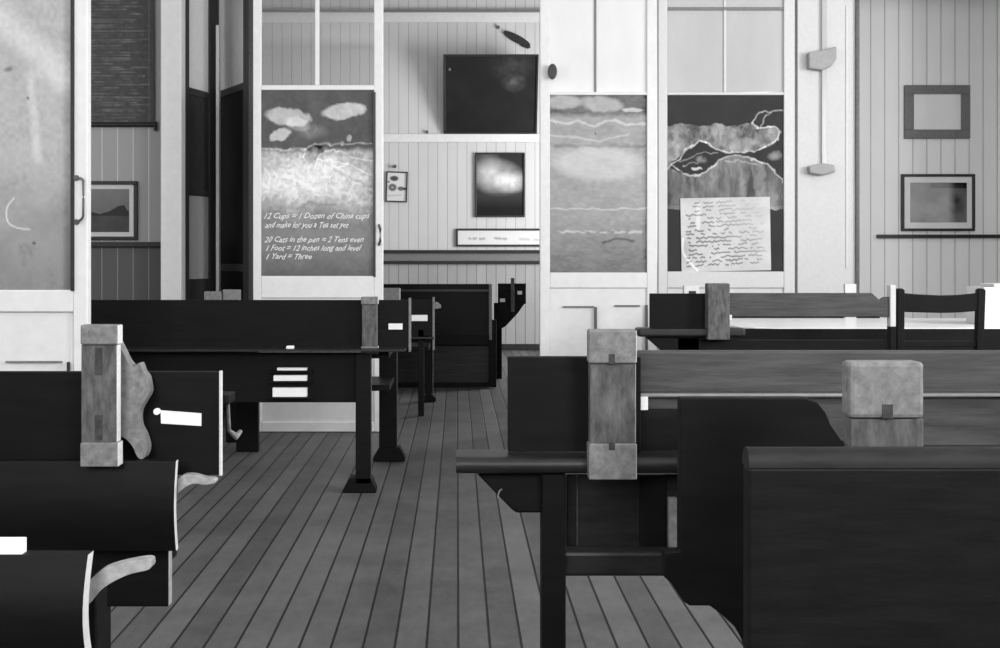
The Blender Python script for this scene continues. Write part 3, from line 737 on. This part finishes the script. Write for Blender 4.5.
MB().pbox(379, 352, 397, 455, 5.9, .05, 0, right=1).build('leg', [M['wood'], M['greywood']], b); foot(b, 373, 405, 448, 461, 5.88)
MB().quadbox(px(379, 5.9), px(397, 5.9), 5.2, 5.92, .62, .66).build('side_rail', M['wood'], b)
MB().quadbox(px(-90, D), px(392, D+.5), D+.3, D+.7, .43, .46).build('seat', M['wood2'], b)
for x in (-80, 236):
    D_ = 6.2 if x > 0 else 5.25
    MB().quadbox(px(x, D_), px(x+22, D_), D_, D_+.05, 0, .6 if x > 0 else .8).build('leg', M['wood'], b)
MB().quadbox(px(236, 6.2), px(258, 6.2), 5.3, 6.2, .5, .54).build('side_rail', M['wood'], b)

# post of a bench hidden behind it
D = 6.5
b = thing('school_bench', 'mostly hidden bench of which two grey post caps rise before the dark folded doors', 'bench', (-1.6, D+.15, 0), 'dark school benches')
MB().pbox(70, 303, 250, 350, D, .02).build('back_board', M['wood'], b)
MB().pbox(204, 291.5, 221, 340, D-.04, .04).build('post', M['cap'], b, bevel=.004)
MB().pbox(222.5, 289.5, 240.5, 340, D-.02, .02).build('post', M['greyframe'], b, bevel=.004)
MB().pbox(80, 340, 250, 400, D+.02, .02).build('rack_panel', M['wood'], b)
MB().quadbox(px(85, D), px(100, D), D, D+.05, 0, .6).build('leg', M['wood'], b); MB().quadbox(px(225, D), px(238, D), D+.02, D+.06, 0, .6).build('leg', M['wood'], b)

# --- bench in the doorway
D = 7.6
b = thing('school_bench', 'bench in the partition doorway, small white label at its aisle end', 'bench', (-.6, D+.3, 0), 'dark school benches')
MB().pbox(300, 300, 434, 337, D, .02, 0, right=1).build('back_board', WD, b, bevel=.001)
MB().pbox(432.5, 297, 434.6, 350, D-.003, .026).build('board_end', M['cap'], b, bevel=.001)
MB().pbox(381.5, 288, 400, 303.5, D-.05, .04, 0, right=1).build('post_cap', [M['cap'], M['end']], b, bevel=.004)
MB().pbox(383, 303, 398, 340, D-.045, .04).build('post', M['post'], b, bevel=.002)
MB().pbox(411.5, 315, 427.5, 321, D-.004, .004).build('paper_label', M['paper'], b, bevel=0)
MB().pbox(300, 337, 434, 339, D-.05, .1).build('ledge', M['ledge'], b)
MB().pprism([(433, 302), (437, 302), (441, 305), (441, 308), (437, 309), (433, 308)], D+.02, .02).build('arm', M['cap'], b, bevel=.002)
MB().pbox(424.5, 338, 433, 394, 8.35, .05, 0, right=1).build('leg', [M['wood'], M['cap']], b); foot(b, 422, 436, 393, 401.5, 8.33, t=.07)  # leg's pale right face stands for side light
MB().quadbox(px(424.5, 8.35), px(433, 8.35), D, 8.38, .52, .56).build('side_rail', M['wood'], b)
MB().quadbox(px(300, D), px(428, D), D+.25, D+.65, .43, .46).build('seat', M['wood2'], b)
MB().quadbox(px(302, D), px(312, D), D+.1, D+.15, 0, .9).build('leg', M['wood'], b)
MB().quadbox(px(302, D), px(312, D), D+.6, D+.65, 0, .45).build('leg', M['wood'], b)
MB().quadbox(px(418, D), px(424, D), D, D+.04, 0, .6).build('leg', M['wood'], b)

# --- far benches against the back wall
D = 9.2
b = thing('school_bench', 'far bench along the back room, its panel reaching the floor left of the aisle end', 'bench', (0, D+.2, 0), 'dark school benches')
MB().pbox(330, 284, 492, 336, D, .03).build('back_board', M['wood2'], b)
MB().pbox(330, 289.5, 490, 291.5, D-.01, .012).build('bead', M['greywood'], b, bevel=.001)
MB().pbox(330, 336, 489, 345, D-.05, .09).build('ledge', M['wood'], b)
MB().pbox(330, 345, 489, 385, D+.02, .03).build('lower_panel', mat('worn_far_panel', .026, .6, .5, (1, 14, 14), noise=5), b)
MB().pbox(330, 383, 489, 388, D-.02, .06).build('plinth', M['wood'], b)
MB().pbox(489, 284, 492, 340, D-.03, .07).build('post', M['cap'], b, bevel=.002)
MB().pbox(489, 320, 496.5, 387.5, D-.02, .06, 0, right=1).build('leg', [M['wood'], M['greywood']], b)  # side light put into the leg's greyer right face
MB().quadbox(px(331, D), px(340, D), D, D+.1, 0, .8).build('leg', M['wood'], b)
D = 9.9
b = thing('school_bench', 'farthest bench end with a short slanted bracket, right at the white door edge', 'bench', (.3, D+.2, 0), 'dark school benches')
MB().pbox(498, 283.5, 526, 304, D, .03).build('back_board', M['wood'], b)
MB().pprism([(494, 303), (525, 303), (518, 313), (506, 326), (494, 333)], D+.0, .05).build('bracket', M['wood'], b)
MB().pbox(511, 278, 514.5, 312, D-.04, .04).build('post', M['post'], b, bevel=.002)
MB().pbox(500, 298.5, 505, 302, D-.008, .008).build('paper_label', M['paper'], b, bevel=0); MB().pbox(517.5, 291, 522, 294.5, D-.008, .008).build('paper_label', M['paper'], b, bevel=0)
MB().quadbox(px(494, D), px(502, D), D+.02, D+.08, 0, .5).build('leg', M['wood'], b)

# ------------------------------------------------------------------ right-hand benches
# --- nearest right
D = 1.10
b = thing('school_bench', 'nearest right bench, a broad black panel with a rounded top edge, paler as if lit', 'bench', (.8, D+.2, 0), 'dark school benches')
X0, X1 = px(749, D), px(1750, D)
zt = pz(449, D); prof = []
for i in range(17):
    a = math.pi*i/16; prof.append((D+.0125-.0135*math.cos(a), zt-.016+.016*math.sin(a)))
prof = prof+[(D+.026, zt-.019), (D-.001, zt-.019)]
MB().xprof(prof, X0, X1).build('top_rail', mat('lit_top_rail', .011, .6, .6, (3, 12, 12), spec=.28), b, bevel=0, smooth=True)  # paler than the board below: lit band on the top edge painted in
MB().quadbox(X0, X1, D, D+.025, .28, zt-.019).build('back_board', M['wood2'], b)
p, c0, c1 = post(b, 850, 362, 925, 448, 1.22, t=.03, cap=.66, bottomcap=False)
MB().pbox(882.5, 404.5, 893, 418.5, 1.2192, .003).build('mortise', M['plug'], b, bevel=0)
MB().quadbox(px(858, 1.22), px(922, 1.22), 1.235, 1.265, .5, pz(440, 1.22)).build('upright', M['post'], b)
MB().quadbox(X0+.05, X1-.05, D+.026, D+.35, .40, .43).build('seat', M['wood2'], b)
for x in (X0+.12, X1-.1):
    for yy in (D+.026, D+.30): MB().quadbox(x, x+.05, yy, yy+.045, 0, .42).build('leg', M['wood'], b)
# --- second right: dark panel with shaped end
D = 1.50
b = thing('school_bench', 'black panelled bench with a stepped foot, just left of the nearest right bench', 'bench', (.6, D+.1, 0), 'dark school benches')
out = [(680, 398), (806, 398), (818, 402), (826, 412), (831, 424), (842, 440), (852, 444), (900, 446), (900, 760), (790, 760), (757, 680), (744, 642), (736, 628), (722, 615), (710, 606), (690, 606), (684, 602), (676, 590), (671, 583), (664, 577), (664, 553), (680, 551)]
MB().pprism(out, D, .02).build('end_panel', M['wood'], b, bevel=.002)
MB().pbox(780, 640, 900, 1063.6, D+.02, .04).build('leg', M['wood'], b)
MB().pbox(1300, 446, 1340, 1063.6, D+.02, .04).build('leg', M['wood'], b)
MB().pbox(850, 447, 1340, 560, D+.022, .02).build('back_board', M['wood'], b)
# --- third right: long grey board, post and shelf
D = 1.76
b = thing('school_bench', 'right bench by the aisle with long grey back plank, capped post and shelf on bracket', 'bench', (.9, D, 0), 'dark school benches')
MB().pbox(508, 357, 641, 452, D-.02, .02, 0).build('back_board', [M['wood']], b, bevel=.002)
za, zb = 352, 395
MB().pbox(630, 351, 1560, 394, D+.02, .022).build('upper_plank', M['greywood'], b, bevel=.004)
MB().pbox(640, 394, 1560, 397.2, D+.005, .035).build('bead', mat('rubbed_bead_wood', .22, .5, .3, (3, 12, 12)), b, bevel=.003)
MB().pbox(647, 398, 1560, 455, D+.022, .02).build('lower_plank', M['greywood'], b, bevel=.002)
MB().pbox(638, 397, 648, 410, D+.0, .01).build('paper_label', M['paper'], b, bevel=0)
MB().pbox(636, 410, 682, 453, D+.006, .016).build('dark_inset', M['wood2'], b, bevel=.001)
p, c0, c1 = post(b, 589, 330, 637, 480, 1.68, t=.03, cap=.225, capb=.24)
MB().pbox(609, 354, 615, 364, 1.6785, .004).build('mortise', M['plug'], b, bevel=0)
MB().pbox(609, 443.5, 615, 450, 1.6785, .004).build('mortise', M['plug'], b, bevel=0)
# rounded shelf
D_ = 1.70; z1 = pz(458, D_); z0 = pz(475, D_); r = (z1-z0)/2; pr = []
for i in range(9):
    a = math.pi/2+math.pi*i/8; pr.append((D_+r+r*math.cos(a), z0+r+r*math.sin(a)))
pr = pr+[(D_+.075, z0), (D_+.075, z1)]
MB().xprof(pr, px(456, D_), px(760, D_)).build('ledge', M['ledge'], b, bevel=0, smooth=True)
MB().pprism([(477, 474), (545, 474), (545, 513), (516, 513), (510, 508)], 1.735, .03).build('gusset', M['wood'], b)
hk = curve([(498, 498), (499, 492), (502, 489)])
MB().tube([(px(x, 1.732), 1.732, pz(y, 1.732)) for x, y in hk], .0012, n=6).build('screw_hook', M['cap'], b, bevel=0)
MB().quadbox(px(542, 1.72), px(566, 1.72), 1.72, 1.765, 0, pz(474, 1.72)).build('leg', M['wood'], b)
MB().pbox(566, 474, 700, 553, 1.78, .02).build('side_panel', M['ledge'], b)
mb = MB(); mb.pbox(576.5, 476, 578, 549, 1.775, .006); mb.pbox(576.5, 547.5, 700, 549, 1.775, .006)
mb.build('panel_moulding', M['greywood'], b, bevel=0)
MB().pbox(668.5, 498, 677, 552, 1.765, .012).build('edge_strip', M['cap'], b, bevel=.001)
MB().pbox(640, 475, 666, 550, 1.772, .008).build('inner_panel', M['wood'], b, bevel=.001)
MB().pbox(560, 552, 712, 577, 1.735, .04).build('stretcher', M['ledge'], b, bevel=.006)
for x in (1000, 1530): MB().quadbox(px(x, 1.8), px(x+26, 1.8), 1.80, 1.85, 0, .9).build('leg', M['wood'], b)
MB().quadbox(px(820, 1.8), px(1540, 1.8), 1.8, 2.15, .42, .45).build('seat', M['wood2'], b)
for x in (800, 1530): MB().quadbox(px(x, 2.1), px(x+24, 2.1), 2.1, 2.145, 0, .42).build('leg', M['wood'], b)

# --- mid right bench
D = 4.6
b = thing('school_bench', 'middle right bench with thin grey post, grey plank and small pointed shelf', 'bench', (1.3, D, 0), 'dark school benches')
MB().pbox(650, 293.5, 712, 340, D-.02, .02).build('back_board', M['wood'], b)
pts = [(726, 293), (872, 293), (880, 300), (884, 297), (888, 297), (890, 297), (890, 317), (726, 317)]
MB().pprism(pts, D, .022).build('upper_plank', M['greywood'], b, bevel=.004)
MB().pbox(708, 283.5, 730, 340, D-.08, .06, 0, left=0).build('post', [M['post']], b, bevel=.004)
MB().pbox(726, 315, 732, 320, D-.03, .02).build('paper_label', M['paper'], b, bevel=0)
MB().pbox(638, 328.5, 746, 337, D-.06, .10).build('ledge', M['ledge'], b, bevel=.01)
MB().pprism([(646, 337), (700, 337), (700, 356), (668, 356)], D-.03, .04).build('gusset', M['wood'], b)
MB().quadbox(px(676, D), px(698, D), D-.03, D+.03, 0, pz(337, D)).build('leg', M['wood'], b)
MB().quadbox(px(889.5, D), px(895, D), D-.01, D+.03, pz(326.5, D), pz(285, D)).build('end_post', M['trim'], b, bevel=.002)
MB().quadbox(px(889.5, D), px(895, D), D-.01, D+.03, 0, pz(326.5, D)).build('leg', M['wood'], b)
MB().pbox(690, 340, 884, 395, D+.0, .02).build('back_board', M['wood'], b)

# hidden bench with caps peeping over it
D = 6.5
b = thing('school_bench', 'hidden bench whose small white post cap peeps over the middle right bench', 'bench', (1.7, D, 0), 'dark school benches')
MB().pbox(684, 285.5, 699.5, 330, D, .04).build('post', M['end'], b, bevel=.003)
MB().pbox(689, 291, 696, 294, D-.003, .006).build('mortise', M['slot'], b, bevel=0)
MB().pbox(660, 298, 700, 350, D+.04, .02).build('back_board', M['wood'], b)
MB().pbox(845, 284, 856.5, 330, D+.01, .03).build('post', M['trim'], b, bevel=.003)
MB().pbox(660, 306, 880, 360, D+.045, .02).build('back_board', M['wood'], b)
for x in (664, 862): MB().quadbox(px(x, D), px(x+12, D), D+.05, D+.1, 0, .7).build('leg', M['wood'], b)

# --- table with white top
zt = pz(328, 5.40)
tb = thing('long_table', 'long table with bright white top and dark apron behind the right benches', 'table', (2.6, 5.8, 0))
xa = px(744, 5.4); xb = 4.3
pts = [(xa+.16, 5.40), (xa+.06, 5.43), (xa, 5.50), (xa-.02, 5.62), (xa+.0, 6.28), (xb, 6.28), (xb, 5.40)]
mb = MB(); bb_ = len(mb.v); n = len(pts)
mb.v += [(x, y, zt-.02) for x, y in pts]+[(x, y, zt) for x, y in pts]
pts_ccw = list(range(n))
mb.f.append(tuple(n+i for i in pts_ccw)[::-1]); mb.m.append(0); mb.f.append(tuple(pts_ccw)); mb.m.append(0)
for i in range(n):
    j = (i+1) % n; mb.f.append((i, n+i, n+j, j)); mb.m.append(0)
mb.build('tabletop', mat('white_oilcloth', .85, .25, .03, spec=.6), tb, bevel=.003)
MB().quadbox(xa-.10, xb-.02, 5.395, 5.42, zt-.13, zt-.004).build('apron', M['wood'], tb, bevel=.003)
MB().quadbox(xa+.06, xb-.02, 6.22, 6.24, zt-.13, zt-.02).build('apron', M['wood'], tb, bevel=.003)
for x in (xa+.05, xb-.1):
    for y in (5.43, 6.16): MB().quadbox(x, x+.05, y, y+.05, 0, zt-.02).build('leg', M['wood'], tb)

# --- chair
D = 4.95
c = thing('wooden_chair', 'dark wooden chair with one broad curved top rail, before the white table', 'chair', (px(941, D), D+.2, 0))
rl = []
MB().pprism([(903, 293), (920, 294.5), (941, 295.5), (960, 295), (979, 293), (979, 311), (960, 312.5), (941, 313), (920, 312.5), (903, 312)], D, .022).build('top_rail', M['wood'], c, bevel=.004)
for xx, dx in ((897.5, 0), (978.5, -1.5)):
    MB().pprism([(xx, 290), (xx+2, 288.5), (xx+5.5, 288.5), (xx+7.5, 290.5), (xx+7+dx, 350), (xx+dx, 350)], D-.004, .034).build('back_post', M['wood'], c, bevel=.003)
    xw = px(xx+3.5+dx, D); MB().quadbox(xw-.017, xw+.017, D, D+.034, 0, pz(350, D)+.01).build('leg', M['wood'], c)
    MB().quadbox(xw-.017, xw+.017, D+.36, D+.394, 0, .44).build('leg', M['wood'], c)
MB().quadbox(px(899, D), px(984, D), D+.0, D+.4, .43, .455).build('seat', M['wood2'], c)
MB().pbox(903, 341, 979, 347, D+.005, .02).build('cross_rail', M['wood'], c)

o = MB().pbox(984, 291, 1040, 329, 5.62, .2); o.pbox(994, 287.5, 1040, 291, 5.64, .16)
o = o.build('white_box', M['ceiling'], bevel=.004)
o.location.z = zt; tag(o, 'white box standing on the white table at the right edge', 'box')

for o in bpy.data.objects:
    if '_o' in o: del o['_o']
